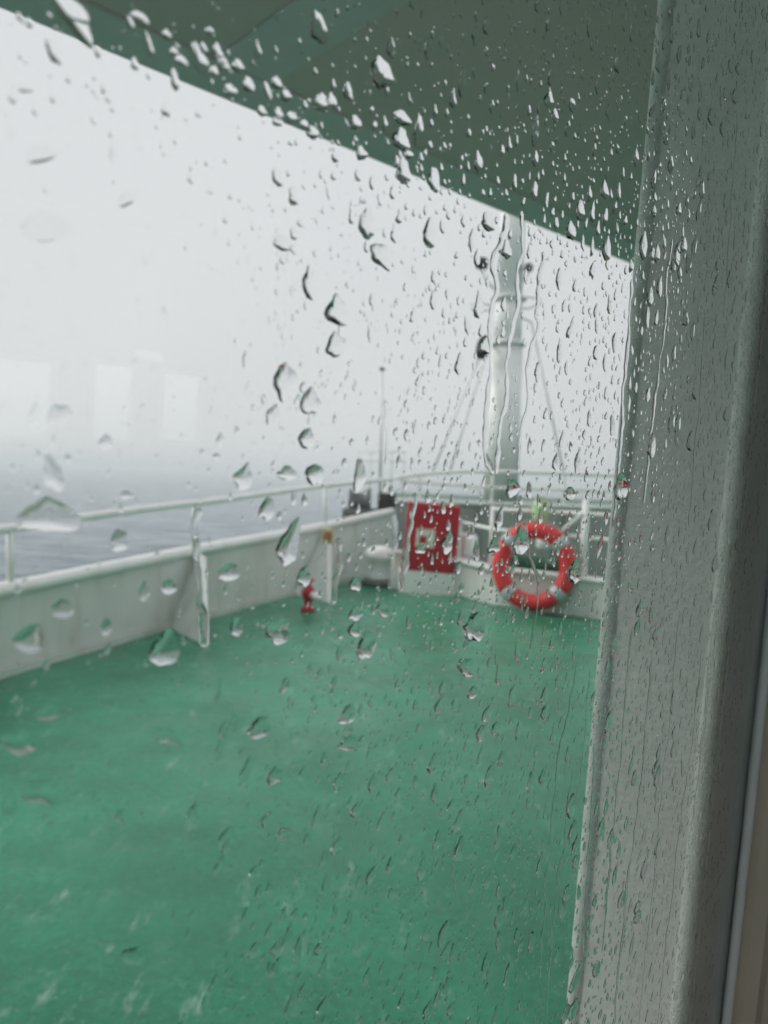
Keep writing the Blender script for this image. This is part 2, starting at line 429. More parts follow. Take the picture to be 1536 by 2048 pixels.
# ------------------------------------------------------------------ forecastle behind the coaming
zt = aty(1000, 1004, YB).z
fc = thing('forecastle', 'pale grey raised forecastle bulkhead behind the red locker and lifebuoy', 'forecastle', (2.0, YB, 0))
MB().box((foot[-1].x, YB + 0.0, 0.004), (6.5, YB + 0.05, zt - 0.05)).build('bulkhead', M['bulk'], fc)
MB().box((foot[-1].x - 0.0, YB + 0.055, zt - 0.32), (6.5, YB + 6.0, zt - 0.06)).build('platform', M['green'], fc)
MB().box((foot[-1].x - 0.03, YB - 0.05, zt - 0.046), (6.5, YB + 0.12, zt)).build('edge_plate', M['white'], fc, 0.01)
for x in (1.2, 2.3, 3.4, 4.5):
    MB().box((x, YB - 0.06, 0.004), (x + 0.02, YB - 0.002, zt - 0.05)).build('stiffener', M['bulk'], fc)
fr = thing('railing', 'pale double railing along the edge of the raised forecastle below the mast', 'railing', (2.0, YB + 0.05, zt))
r1 = [aty(x, y, YB + 0.04) for x, y in ((790, 956), (850, 948), (930, 943), (1060, 945), (1260, 952), (1500, 962))]
MB().tube(smooth(r1), 0.026, 10).build('top_rail', M['white'], fr)
r2 = [aty(x, y, YB + 0.04) for x, y in ((800, 962), (900, 969), (1010, 976), (1120, 979), (1260, 984), (1500, 995))]
MB().tube(smooth(r2), 0.024, 10).build('middle_rail', M['white'], fr)
for x in (840, 985, 1130, 1290):
    b = aty(x, 944, YB + 0.04)
    MB().tube([(b.x, b.y, zt - 0.001), b], 0.02, 8).build('post', M['white'], fr)

# ------------------------------------------------------------------ low white coaming with railing
cf = [onz(779, 1180, 0), onz(896, 1188, 0), onz(990, 1212, 0), onz(1090, 1226, 0), onz(1188, 1240, 0), onz(1330, 1262, 0), onz(1500, 1290, 0)]
ct_px = [(788, 1106), (900, 1118), (995, 1141), (1095, 1152), (1192, 1163), (1335, 1180), (1505, 1203)]
ct = [aty(x, y, p.y) for (x, y), p in zip(ct_px, cf)]
back = Vector((-0.1, 1, 0)) * 0.16
co = thing('coaming', 'low white steel coaming across the deck under the railing and lifebuoy', 'coaming', cf[3])
w = MB(); vs_ = []
for a, b in zip(cf, ct):
    a = Vector((a.x, a.y, 0.002)); vs_ += [a, b, b + back, Vector((a.x + back.x, a.y + back.y, 0.002))]
fs_ = []
for i in range(len(cf) - 1):
    o = 4 * i
    for j in range(4): fs_.append((o + j, o + 4 + j, o + 4 + (j + 1) % 4, o + (j + 1) % 4))
fs_ += [(0, 1, 2, 3), (4 * len(cf) - 1, 4 * len(cf) - 2, 4 * len(cf) - 3, 4 * len(cf) - 4)]
w.add(vs_, fs_).build('wall', M['hull'], co, 0.012)
cap = [p + back * 0.5 + Vector((0, 0, 0.012)) for p in ct]
MB().sweep(cap, [(-0.10, -0.009), (-0.10, 0.012), (0.10, 0.012), (0.10, -0.009)], sm=False).build('top_plate', M['white'], co)
cr_ = thing('railing', 'white railing with braced post behind the lifebuoy on the coaming', 'railing', cap[3])
def cpt(x):
    for i in range(len(cf) - 1):
        if ct_px[i][0] <= x <= ct_px[i + 1][0]:
            t = (x - ct_px[i][0]) / (ct_px[i + 1][0] - ct_px[i][0]); return cap[i].lerp(cap[i + 1], t)
def crail(pts, name, r):
    q = [aty(x, y, cpt(x).y) for x, y in pts]
    MB().tube(smooth(q), r, 10).build(name, M['white'], cr_); return q
crail(((918, 1043), (987, 1058), (1070, 1066), (1168, 1074), (1300, 1090)), 'middle_rail', 0.017)
crail(((985, 1018), (1070, 1022), (1168, 1027), (1300, 1037)), 'top_rail', 0.020)
for x, y, r in ((921, 1040, 0.018), (985, 1012, 0.020), (1172, 1000, 0.034), (1300, 1030, 0.022)):
    c = cpt(x); b = aty(x, y, c.y)
    MB().tube([(c.x, c.y, c.z + 0.012), b], r, 12).build('post', M['white'], cr_)
c = cpt(1168)
MB().tube([aty(1166, 1026, c.y - 0.03), aty(1100, 1080, cpt(1100).y - 0.03)], 0.016, 8).build('brace', M['white'], cr_)

# ------------------------------------------------------------------ red fire locker
lk_y = onz(850, 1186, 0).y - 0.12
q = [aty(x, y, lk_y) for x, y in ((804, 1139), (908, 1149), (913, 1012), (815, 1003))]
lx = (q[1] - q[0]); lw = lx.length; lx.normalize(); lz = Vector((0, 0, 1)); lyv = lz.cross(lx).normalized(); lz = lx.cross(lyv)
lh = (q[3] - q[0]).length
LM = frame_matrix(q[0], lx, lyv, lz)
lk = thing('fire_locker', 'dark red fire hose locker with cream sign standing on white plinth', 'locker', q[0])
MB().box((0, 0.02, 0), (lw, 0.26, lh), LM).build('body', M['red'], lk, 0.012)
dr = MB().box((0.015, 0.0, 0.015), (lw - 0.015, 0.018, lh - 0.015), LM).build('door', M['red'], lk, 0.006)
MB().box((lw - 0.06, -0.022, lh * 0.44), (lw - 0.04, -0.001, lh * 0.58), LM).build('handle', M['black'], dr, 0.004)
for z in (0.16, 0.80):
    MB().tube([LM @ Vector((0.012, -0.004, lh * z)), LM @ Vector((0.012, -0.004, lh * z + 0.07))], 0.009, 8).build('hinge', M['red'], dr)
sx0, sx1, sz0, sz1 = 0.20 * lw, 0.56 * lw, 0.355 * lh, 0.625 * lh
sg = MB().box((sx0, -0.004, sz0), (sx1, -0.0005, sz1), LM).build('sign', M['cream'], lk)
def S(a, b, c, d, m, name, dy=-0.0065):
    W_, H_ = sx1 - sx0, sz1 - sz0
    MB().box((sx0 + a * W_, dy, sz0 + c * H_), (sx0 + b * W_, -0.0042, sz0 + d * H_), LM).build(name, m, sg)
S(0.20, 0.58, 0.20, 0.60, M['signred'], 'red_square')
S(0.58, 0.80, 0.14, 0.42, M['signwhite'], 'white_mark')
S(0.40, 0.66, 0.68, 0.84, M['signwhite'], 'white_bar')
pz0 = onz(850, 1182, 0)
pb = q[0].z
plm = frame_matrix(Vector((q[0].x, q[0].y, 0.002)), lx, lyv, Vector((0, 0, 1)))
MB().box((-0.03, 0.01, 0), (lw + 0.02, 0.25, pb - 0.003), plm).build('plinth', M['white'], lk, 0.01)

# ------------------------------------------------------------------ lifebuoy
cb = cpt(1068)
bc = aty(1067, 1133, cb.y - 0.22)
ax_x = Vector((1, -0.33, 0)).normalized(); ax_z = (Vector((0, 0, 1)) + Vector((0.02, 0.10, 0))).normalized()
ax_y = ax_z.cross(ax_x).normalized(); ax_z = ax_x.cross(ax_y)
BM_ = frame_matrix(bc, ax_x, ax_z, ax_y)               # ring in local xy
RB, rb = 0.312, 0.078
lb = thing('lifebuoy', 'orange red ring lifebuoy with grey reflective bands hung on the white railing', 'lifebuoy', bc)
def arc(a0, a1, r, R=RB, nn=14, sq=1.0):
    pts = [BM_ @ Vector((R * math.cos(a0 + (a1 - a0) * i / nn), R * 1.08 * math.sin(a0 + (a1 - a0) * i / nn), 0)) for i in range(nn + 1)]
    return MB().tube(pts, r, 16)
D = math.radians
bands = [42, 137, 228, 318]
for i, b in enumerate(bands):
    nxt = bands[(i + 1) % 4] + (360 if i == 3 else 0)
    arc(D(b + 7), D(nxt - 7), rb).build('ring_segment', M['buoy'], lb)
    arc(D(b - 7.2), D(b + 7.2), rb + 0.003, nn=4).build('reflective_band', M['tape'], lb)
rp = []
for i in range(97):
    a = 2 * math.pi * i / 96
    ph = (math.degrees(a) - 42) / 93.0; sag = abs(math.sin(math.pi * ph))
    rp.append(BM_ @ Vector(((RB + rb + 0.006 + 0.012 * sag) * math.cos(a), (RB * 1.08 + rb + 0.006 + 0.012 * sag) * math.sin(a), 0)))
MB().tube(rp, 0.006, 6).build('grab_rope', M['rope'], lb)
# holder hook and light above
ll = thing('lifebuoy_light', 'pale yellow green lifebuoy light bottle above the orange ring', 'safety light', aty(1080, 1045, cb.y - 0.08))
lp0, lp1 = aty(1079, 1046, cb.y - 0.07), aty(1081, 992, cb.y - 0.07)
ld = lp1 - lp0; LMx = frame_matrix(lp0, Vector((1, 0, 0)), Vector((0, 1, 0)), Vector((0, 0, 1)))
hh = ld.length
MB().lathe([(0.03, 0), (0.068, 0.02), (0.072, 0.06 * 1), (0.072, hh * 0.72), (0.06, hh * 0.82), (0.03, hh * 0.86)], LMx).build('bottle', M['ygreen'], ll)
MB().lathe([(0.034, hh * 0.862), (0.036, hh * 0.87), (0.032, hh * 0.99), (0.012, hh)], LMx).build('lens', M['ygreen'], ll)
MB().box((lp0.x - 0.1, lp0.y + 0.074, lp0.z + hh * 0.45), (lp0.x + 0.1, lp0.y + 0.082, lp0.z + hh * 0.55)).build('bracket', M['white'], ll)

# ------------------------------------------------------------------ mooring winch behind coaming
wy = cb.y + 0.95
wn = thing('mooring_winch', 'dark green mooring winch seen through the lifebuoy ring', 'winch', (aty(1060, 1140, wy).x, wy, 0))
wa, wb = aty(1035, 1128, wy), aty(1098, 1132, wy)
wc = (wa + wb) / 2
ZM = lambda p, d: Matrix.Translation(p) @ Vector(d).to_track_quat('Z', 'Y').to_matrix().to_4x4()
wm = ZM(wc - Vector((0.22, 0, 0)), (1, 0, 0))
MB().lathe([(0.20, 0), (0.20, 0.03), (0.11, 0.035), (0.10, 0.2), (0.11, 0.40), (0.20, 0.405), (0.20, 0.435)], wm, 24).build('drum', M['green'], wn)
MB().lathe([(0.045, -0.22), (0.10, -0.2), (0.07, -0.12), (0.07, -0.03), (0.045, -0.001)], wm, 16).build('warping_head', M['white'], wn)
for dx in (-0.30, 0.25):
    MB().box((wc.x + dx, wy - 0.16, 0.004), (wc.x + dx + 0.05, wy + 0.16, wc.z + 0.1)).build('side_frame', M['dgrey'], wn, 0.01)
MB().box((wc.x - 0.9, wy - 0.2, 0.003), (wc.x - 0.34, wy + 0.2, wc.z + 0.06)).build('gearbox', M['dgrey'], wn, 0.03)
MB().lathe([(0.09, 0), (0.10, 0.03), (0.10, 0.25), (0.07, 0.3)], ZM(Vector((wc.x - 0.72, wy, wc.z + 0.02)), (0, 0, 1))).build('motor', M['white'], wn)
MB().lathe([(0.05, 0), (0.07, 0.02), (0.07, 0.16), (0.03, 0.2)], ZM(Vector((wc.x + 0.08, wy - 0.05, wc.z + 0.18)), (0, 0, 1))).build('brake_cap', M['white'], wn)

# ------------------------------------------------------------------ windlass on the forecastle, dark
wz = aty(740, 1056, YB + 0.9).z
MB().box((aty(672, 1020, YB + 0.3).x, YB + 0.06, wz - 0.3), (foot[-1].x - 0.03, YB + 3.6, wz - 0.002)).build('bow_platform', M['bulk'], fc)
ly = YB + 0.9
wl = thing('anchor_windlass', 'dark grey anchor windlass showing between the rails left of the red locker', 'windlass', (aty(740, 1020, ly).x, ly, wz))
xa, xb = aty(686, 1015, ly).x, aty(786, 1015, ly).x
zz = aty(740, 985, ly).z
MB().box((xa, ly - 0.25, wz), (xb, ly + 0.25, wz + (zz - wz) * 0.55)).build('bed', M['dgrey'], wl, 0.03)
MB().lathe([(0.16, 0), (0.2, 0.02), (0.13, 0.06), (0.13, 0.22), (0.2, 0.26), (0.2, 0.30)], ZM(Vector((xa + 0.08, ly, wz + (zz - wz) * 0.72)), (1, 0, 0)), 22).build('gypsy', M['dgrey'], wl)
MB().lathe([(0.12, 0), (0.17, 0.03), (0.11, 0.08), (0.11, 0.2), (0.17, 0.25)], ZM(Vector((xa + 0.48, ly, wz + (zz - wz) * 0.75)), (1, 0, 0)), 22).build('warping_drum', M['dgrey'], wl)
MB().box((xb - 0.2, ly - 0.18, wz + (zz - wz) * 0.4), (xb - 0.02, ly + 0.18, zz)).build('gearbox', M['black'], wl, 0.03)

# ------------------------------------------------------------------ bollard, hydrant, yellow fitting
bp_ = onz(757, 1170, 0)
bo = thing('bollard', 'white round topped mooring post on dark base beside the coaming corner', 'bollard', bp_)
BMx = Matrix.Translation(bp_)
hb = aty(757, 1092, bp_.y).z
MB().lathe([(0.20, 0.003), (0.20, 0.05), (0.17, 0.07)], BMx).build('base', M['dgrey'], bo)
MB().lathe([(0.13, 0.071), (0.12, 0.10), (0.115, hb * 0.6), (0.17, hb * 0.68), (0.18, hb * 0.80), (0.15, hb * 0.93), (0.07, hb)], BMx, 24).build('post', M['white'], bo)
hp = onz(615, 1222, 0)
hy = thing('fire_hydrant', 'small red fire hydrant valve standing at the foot of the bulwark', 'hydrant', hp)
HM = Matrix.Translation(hp)
hz_ = aty(615, 1160, hp.y).z
MB().lathe([(0.065, 0.002), (0.065, 0.03), (0.038, 0.035), (0.036, hz_ * 0.35), (0.055, hz_ * 0.45), (0.062, hz_ * 0.6), (0.055, hz_ * 0.72), (0.03, hz_ * 0.8), (0.02, hz_)], HM, 18).build('valve_body', M['red'], hy)
MB().lathe([(0.03, 0), (0.035, 0.06), (0.042, 0.065), (0.042, 0.10), (0.03, 0.11)], ZM(hp + Vector((0.03, -0.03, hz_ * 0.56)), (0.9, -0.4, -0.2)), 16).build('outlet', M['grey'], hy)
wp = [hp + Vector((0.05 * math.cos(a), 0.05 * math.sin(a), hz_)) for a in [2 * math.pi * i / 20 for i in range(21)]]
MB().tube(wp, 0.008, 6).build('handwheel', M['red'], hy)
fp = aty(655, 1072, onz(658, 1206, 0).y - 0.02)
yf = thing('fairlead_fitting', 'small faded yellow fitting at the top of the bulwark stay', 'fitting', fp)
MB().box((fp.x - 0.05, fp.y - 0.02, fp.z - 0.075), (fp.x + 0.055, fp.y + 0.02, fp.z + 0.075)).build('plate', M['yellow'], yf, 0.012)
MB().tube([fp + Vector((0.03 * math.cos(a), -0.026, 0.03 * math.sin(a))) for a in [2 * math.pi * i / 16 for i in range(17)]], 0.009, 6).build('ring', M['signred'], yf)

# ------------------------------------------------------------------ mast
my = YB + 1.6
mb_ = aty(1003, 945, my); mx_ = mb_.x
def mz(y): return aty(1005, y, my).z
ms = thing('mast', 'tall light grey signal mast rising behind the railing into the mist', 'mast', (mx_, my, zt - 0.06))
W0 = 62 / FPX * my / 2
def col(z0, z1, r0, r1, nm='column'):
    MB().tube([(mx_, my, z0), (mx_, my, z1)], [r0, r1], 24).build(nm, M['grey'], ms)
col(zt - 0.059, mz(688), W0 * 1.12, W0 * 1.0)
col(mz(687), mz(597), W0 * 0.90, W0 * 0.86)
col(mz(596), mz(340), W0 * 0.84, W0 * 0.78)
for y, r in ((688, 1.18), (597, 1.12)):
    MB().tube([(mx_, my, mz(y + 3)), (mx_, my, mz(y - 2))], W0 * r, 24).build('flange', M['grey'], ms)
def arm(pts, r=0.022, nm='arm', m='grey'): MB().tube([aty(x, y, my - dy) for x, y, dy in pts], r, 8).build(nm, M[m], ms)
arm(((990, 580, 0.1), (972, 560, 0.15), (962, 540, 0.15))); arm(((1030, 580, 0.1), (1046, 565, 0.15), (1056, 545, 0.15)))
for x, y, r in ((964, 527, 0.085), (1057, 535, 0.06)):
    c = aty(x, y, my - 0.15)
    MB().lathe([(0.4 * r, -r), (r, -0.8 * r), (1.05 * r, 0.5 * r), (0.6 * r, r)], ZM(c, (0.1, -0.5, 1)), 16).build('lamp', M['black' if r > 0.07 else 'dgrey'], ms)
arm(((985, 612, 0.1), (960, 606, 0.2), (940, 608, 0.2), (945, 620, 0.2), (985, 622, 0.1)), 0.014)
arm(((1030, 618, 0.1), (1060, 616, 0.2), (1082, 606, 0.2), (1080, 598, 0.2), (1055, 594, 0.2), (1030, 600, 0.1)), 0.016)
hc = aty(966, 694, my - 0.25)
MB().lathe([(0.05, -0.17), (0.085, -0.15), (0.10, 0.02), (0.075, 0.14), (0.03, 0.17)], ZM(hc, (0.15, -0.5, 1)), 18).build('horn', M['black'], ms)
arm(((990, 690, 0.05), (968, 690, 0.22)), 0.02)
for a, b in (((962, 705), (862, 950)), ((966, 730), (897, 950)), ((1063, 645), (1128, 950))):
    MB().tube([aty(*a, my - 0.1), aty(*b, my - 0.35)], 0.017, 8).build('stay_rod', M['grey'], ms)
arm(((1035, 632, 0.05), (1064, 645, 0.1)), 0.016)
# flagstaff and far pulpit rail
fy = YB + 3.2
fs = thing('flagstaff', 'thin pale flagstaff standing alone above the far bow rail', 'flagstaff', (aty(760, 950, fy).x, fy, zt - 0.06))
MB().tube([(aty(761, 950, fy).x, fy, zt - 0.059), aty(764, 742, fy)], [0.032, 0.022], 10).build('pole', M['grey'], fs)
c = aty(764, 740, fy); MB().lathe([(0.02, -0.01), (0.05, 0.0), (0.045, 0.03), (0.015, 0.05)], Matrix.Translation(c), 12).build('truck', M['dgrey'], fs)
pr = thing('railing', 'faint distant bow pulpit rail around the flagstaff', 'railing', (aty(760, 950, fy).x, fy, zt - 0.06))
for y in (903, 922):
    MB().tube([aty(716, y, fy + 0.1), aty(812, y + 1, fy + 0.1)], 0.011, 8).build('rail', M['grey'], pr)
for x in (718, 742, 784, 808):
    b = aty(x, 903, fy + 0.1); MB().tube([(b.x, b.y, zt - 0.059), b], 0.011, 8).build('post', M['grey'], pr)

# ------------------------------------------------------------------ deck overhang above
ov = thing('deck_overhang', 'dark grey green overhang of the deck above with pale edge beam', 'overhang', E1)
ZB = H + SOF
def along(p, k): return p + u * k
A0 = along(E1, -3.0); A1 = along(E2, 3.0)
BW = 0.16; ZS = ZB + 0.007
def slab(a, b, w, z0, z1, nm, m, bevel=0.004, off=0.0):
    a = Vector((a.x, a.y, 0)) + inw * off; b = Vector((b.x, b.y, 0)) + inw * off
    q = [a, b, b + inw * w, a + inw * w]
    MB().add([p + Vector((0, 0, z0)) for p in q] + [p + Vector((0, 0, z1)) for p in q], [(0,1,2,3)[::-1],(4,5,6,7),(0,1,5,4),(1,2,6,5),(2,3,7,6),(3,0,4,7)]).build(nm, m, ov, bevel)
slab(A0, A1, BW, ZB, ZB + 0.30, 'edge_beam', M['beam'], 0.008)
depth = (E1 - P(0, 0, nA)).dot(outw)
# cross beams and soffit panels between
def s_on_edge(px, py):
    p = onz(px, py, ZB); return (p - E1).dot(u)
cuts = [s_on_edge(478, 155) - 2.2, s_on_edge(478, 155), s_on_edge(1218, 440) + 0.05, s_on_edge(1218, 440) + 1.6]
BWX = 0.17
for c in cuts:
    slab(along(E1, c - BWX / 2), along(E1, c + BWX / 2), depth + 0.12 - BW, ZB + 0.0035, ZB + 0.20, 'cross_beam', M['beam'] if c == cuts[1] else M['soffit'], 0.004, BW + 0.002)
edges = [-3.0] + cuts + [(E2 - E1).dot(u) + 3.0]
for i in range(len(edges) - 1):
    a, b = edges[i] + (BWX / 2 + 0.0004 if i else 0), edges[i + 1] - (BWX / 2 + 0.0004 if i < len(edges) - 2 else 0)
    slab(along(E1, a), along(E1, b), depth + 0.12 - BW, ZS, ZS + 0.1, 'soffit_panel', M['soffit'], 0.003, BW + 0.002)

# ------------------------------------------------------------------ cabin (the place the photographer stands in)
def wall_with_holes(name, mtx, s0, s1, t0, t1, h0, h1, holes, mat):
    xs = sorted({s0, s1, *[h[0] for h in holes], *[h[1] for h in holes]}); g = MB()
    for i in range(len(xs) - 1):
        a, b = xs[i], xs[i + 1]
        hs = sorted([(h[2], h[3]) for h in holes if h[0] <= a + 1e-6 and h[1] >= b - 1e-6])
        t = t0
        for lo, hi in hs:
            g.box((a, t, h0), (b, lo, h1), mtx); t = hi
        g.box((a, t, h0), (b, t1, h1), mtx)
    return tag(g.build(name, mat), kind='structure')
CS0, CS1, CD = -0.8, 2.6, 4.2
sT = sC + 0.004
w_ = wall_with_holes('cabin_wall_window', PM, CS0, CS1, -H + 0.01, 1.12, -0.05, nA, [(S0, sC + 0.115, T0, T1)], M['hull'])
floor_q = [P(CS0, -H, 0), P(CS1, -H, 0)]
def cab(s, d, z): # s along wall, d inward
    p = O + u * s + inw * d; return Vector((p.x, p.y, z))
def cabbox(s0, s1, d0, d1, z0, z1):
    q = [cab(s0, d0, 0), cab(s1, d0, 0), cab(s1, d1, 0), cab(s0, d1, 0)]
    return MB().add([p + Vector((0, 0, z0)) for p in q] + [p + Vector((0, 0, z1)) for p in q], [(0,1,2,3),(4,5,6,7)[::-1],(0,1,5,4)[::-1],(1,2,6,5)[::-1],(2,3,7,6)[::-1],(3,0,4,7)[::-1]])
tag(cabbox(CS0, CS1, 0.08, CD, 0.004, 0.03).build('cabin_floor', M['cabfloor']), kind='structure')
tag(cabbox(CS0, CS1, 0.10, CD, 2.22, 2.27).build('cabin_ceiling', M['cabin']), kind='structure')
aft = MB()  # unseen aft wall, opened wide and set close to light trim and gasket
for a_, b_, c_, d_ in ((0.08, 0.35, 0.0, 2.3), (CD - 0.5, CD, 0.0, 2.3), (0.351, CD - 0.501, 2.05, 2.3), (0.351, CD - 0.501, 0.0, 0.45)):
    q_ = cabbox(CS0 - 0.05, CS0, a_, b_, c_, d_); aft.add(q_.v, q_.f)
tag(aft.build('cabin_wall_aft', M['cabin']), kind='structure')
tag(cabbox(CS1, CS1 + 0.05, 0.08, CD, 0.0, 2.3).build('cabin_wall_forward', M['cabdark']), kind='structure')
# opposite wall: windows where the pane mirrors them, then added unseen ones
OPM = frame_matrix(cab(0, CD, 0), u, Vector((0, 0, 1)), inw)
def mirror(px, py):
    d = ray(px, py); k = DPANE / d.dot(n); hit = CAM + d * k
    r = d - 2 * d.dot(n) * n
    base = cab(0, CD, 0); k = (base - hit).dot(inw) / r.dot(inw)
    p = hit + r * k; return (p - base).dot(u), p.z
holes = []
for (x0, y0, x1, y1) in ((-40, 700, 108, 890), (183, 715, 270, 890), (322, 735, 402, 892)):
    a = mirror(x0, y0); b = mirror(x1, y1)
    holes.append((min(a[0], b[0]), max(a[0], b[0]), min(a[1], b[1]), max(a[1], b[1])))
vis = len(holes); w0 = holes[0]
for k_ in range(2):  # unseen extra windows, added to throw more light on the inner trim
    sgn = -1 if holes[0][0] < holes[2][0] else 1
    holes.append((w0[0] + sgn * 1.0 * (k_ + 1), w0[0] + sgn * 1.0 * (k_ + 1) + 0.75, 0.95, 1.9))
holes = [h_ for h_ in holes if h_[0] > CS0 + 0.1 and h_[1] < CS1 - 0.1]
print('holes', holes)
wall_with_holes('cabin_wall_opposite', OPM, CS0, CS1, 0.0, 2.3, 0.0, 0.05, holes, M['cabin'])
for i, (a, b, c, d) in enumerate(holes):
    cw = thing('cabin_window', ['wide cabin window mirrored faintly at the edge of the wet pane', 'middle cabin window mirrored faintly in the wet pane', 'narrow cabin window mirrored faintly in the wet pane beside the small lamp', 'cabin window in the far cabin wall next to the wide one', 'last cabin window in the far cabin wall'][i], 'window', OPM @ Vector(((a + b) / 2, c, 0)), 'cabin windows mirrored in the pane')
    g = MB()
    for bx in ((a + 0.001, a + 0.03, c + 0.001, d - 0.001), (b - 0.03, b - 0.001, c + 0.001, d - 0.001), (a + 0.031, b - 0.031, c + 0.001, c + 0.03), (a + 0.031, b - 0.031, d - 0.03, d - 0.001)):
        g.box((bx[0], bx[2], -0.01), (bx[1], bx[3], 0.04), OPM)
    g.build('frame', M['alu'], cw)
    MB().box((a + 0.03, c + 0.03, 0.018), (b - 0.03, d - 0.03, 0.024), OPM).build('pane', M['pane'], cw)
lmp = mirror(295, 711)
lt = thing('wall_lamp', 'small warm lamp mirrored as a bright spot in the pane', 'lamp', OPM @ Vector((lmp[0], lmp[1], 0)))
em = bpy.data.materials.new('warm_lamp_diffuser'); em.use_nodes = True
b_ = em.node_tree.nodes['Principled BSDF']; b_.inputs['Emission Color'].default_value = (1.0, 0.75, 0.55, 1); b_.inputs['Emission Strength'].default_value = 0.5
MB().box((lmp[0] - 0.075, lmp[1] - 0.022, -0.05), (lmp[0] + 0.075, lmp[1] + 0.022, -0.012), OPM).build('diffuser', em, lt, 0.008)
MB().box((lmp[0] - 0.085, lmp[1] - 0.03, -0.0115), (lmp[0] + 0.085, lmp[1] + 0.03, -0.001), OPM).build('backplate', M['alu'], lt)

# ------------------------------------------------------------------ the wet window
wi = thing('window', 'rain covered glass window in a grey frame with beige inner trim', 'window', P(0, T0, 0))
SR = sB + 0.044
MB().box((S0 + 0.006, T0 + 0.006, 0), (sC + 0.006, T1 - 0.006, TG), PM).build('pane', M['pane'], wi)
# reveal on the far side: skin over the wall opening, outer bead, inner bead
def strip(nm, m, prof, t0=T0 + 0.002, t1=T1 - 0.002, steps=60, wob=0.0, sm=True):
    """extrude a closed (s, h) profile up the pane"""
    g = MB(); k = len(prof); vs_ = []; fs_ = []
    for i in range(steps + 1):
        t = t0 + (t1 - t0) * i / steps
        for j, (s, h) in enumerate(prof):
            w_ = wob * noise.noise(Vector((t * 60, j * 3.1, 1.7)))
            vs_.append(P(s + w_, t, h + w_ * 0.5))
    for i in range(steps):
        for j in range(k):
            j2 = (j + 1) % k; fs_.append((i*k+j, i*k+j2, (i+1)*k+j2, (i+1)*k+j))
    fs_ += [list(range(k))[::-1], [steps * k + j for j in range(k)]]
    return g.add(vs_, fs_, sm).build(nm, m, wi)
def ring(cs, ch, r, k=10): return [(cs + r * math.cos(2*math.pi*i/k), ch + r * math.sin(2*math.pi*i/k)) for i in range(k)]
strip('reveal', M['reveal'], [(sB, 0.011), (sB, nA - 0.006), (sB + 0.012, nA - 0.006), (sB + 0.012, 0.011)], steps=2, sm=False)
strip('outer_bead', M['bead'], ring(sB + 0.004, nA - 0.002, 0.007, 12), wob=0.0012)
strip('outer_flange', M['hull'], [(sB + 0.0125, nA - 0.004), (sB + 0.0125, nA + 0.004), (sC + 0.1145, nA + 0.004), (sC + 0.1145, nA - 0.004)], steps=2, sm=False)
strip('inner_bead', M['bead'], ring(sB + 0.0005, 0.0125, 0.0058, 12), wob=0.0010)
strip('gasket', M['gasket'], [(sB + 0.003, TG + 0.0006), (sB + 0.003, TG + 0.0035), (sC + 0.006, TG + 0.0035), (sC + 0.006, TG + 0.0006)], steps=2, sm=False)
strip('inner_seal', M['alu'], ring(sC + 0.003, -0.003, 0.0032, 12))
strip('inner_trim', M['trim'], [(sC + 0.008, -0.001), (sC + 0.009, -0.010), (sC + 0.014, -0.017), (sC + 0.022, -0.018), (sC + 0.026, -0.013), (sC + 0.034, -0.013), (sC + 0.040, -0.021), (sC + 0.055, -0.024), (sC + 0.085, -0.066), (sC + 0.125, -0.066), (sC + 0.125, -0.052), (sC + 0.06, -0.0515), (sC + 0.055, -0.001)], steps=2, sm=False)
for t_ in ((T0, T0 + 0.03, 'sill_trim'), (T1 - 0.03, T1, 'head_trim')):
    MB().box((S0 + 0.001, t_[0] - 0.03 * (t_[2] == 'sill_trim'), -0.052), (sC + 0.0, t_[1] + 0.03 * (t_[2] == 'head_trim'), -0.0505), PM).build(t_[2], M['trim'], wi)
MB().box((S0, T0, -0.02), (S0 + 0.02, T1, -0.001), PM).build('jamb_trim', M['trim'], wi)

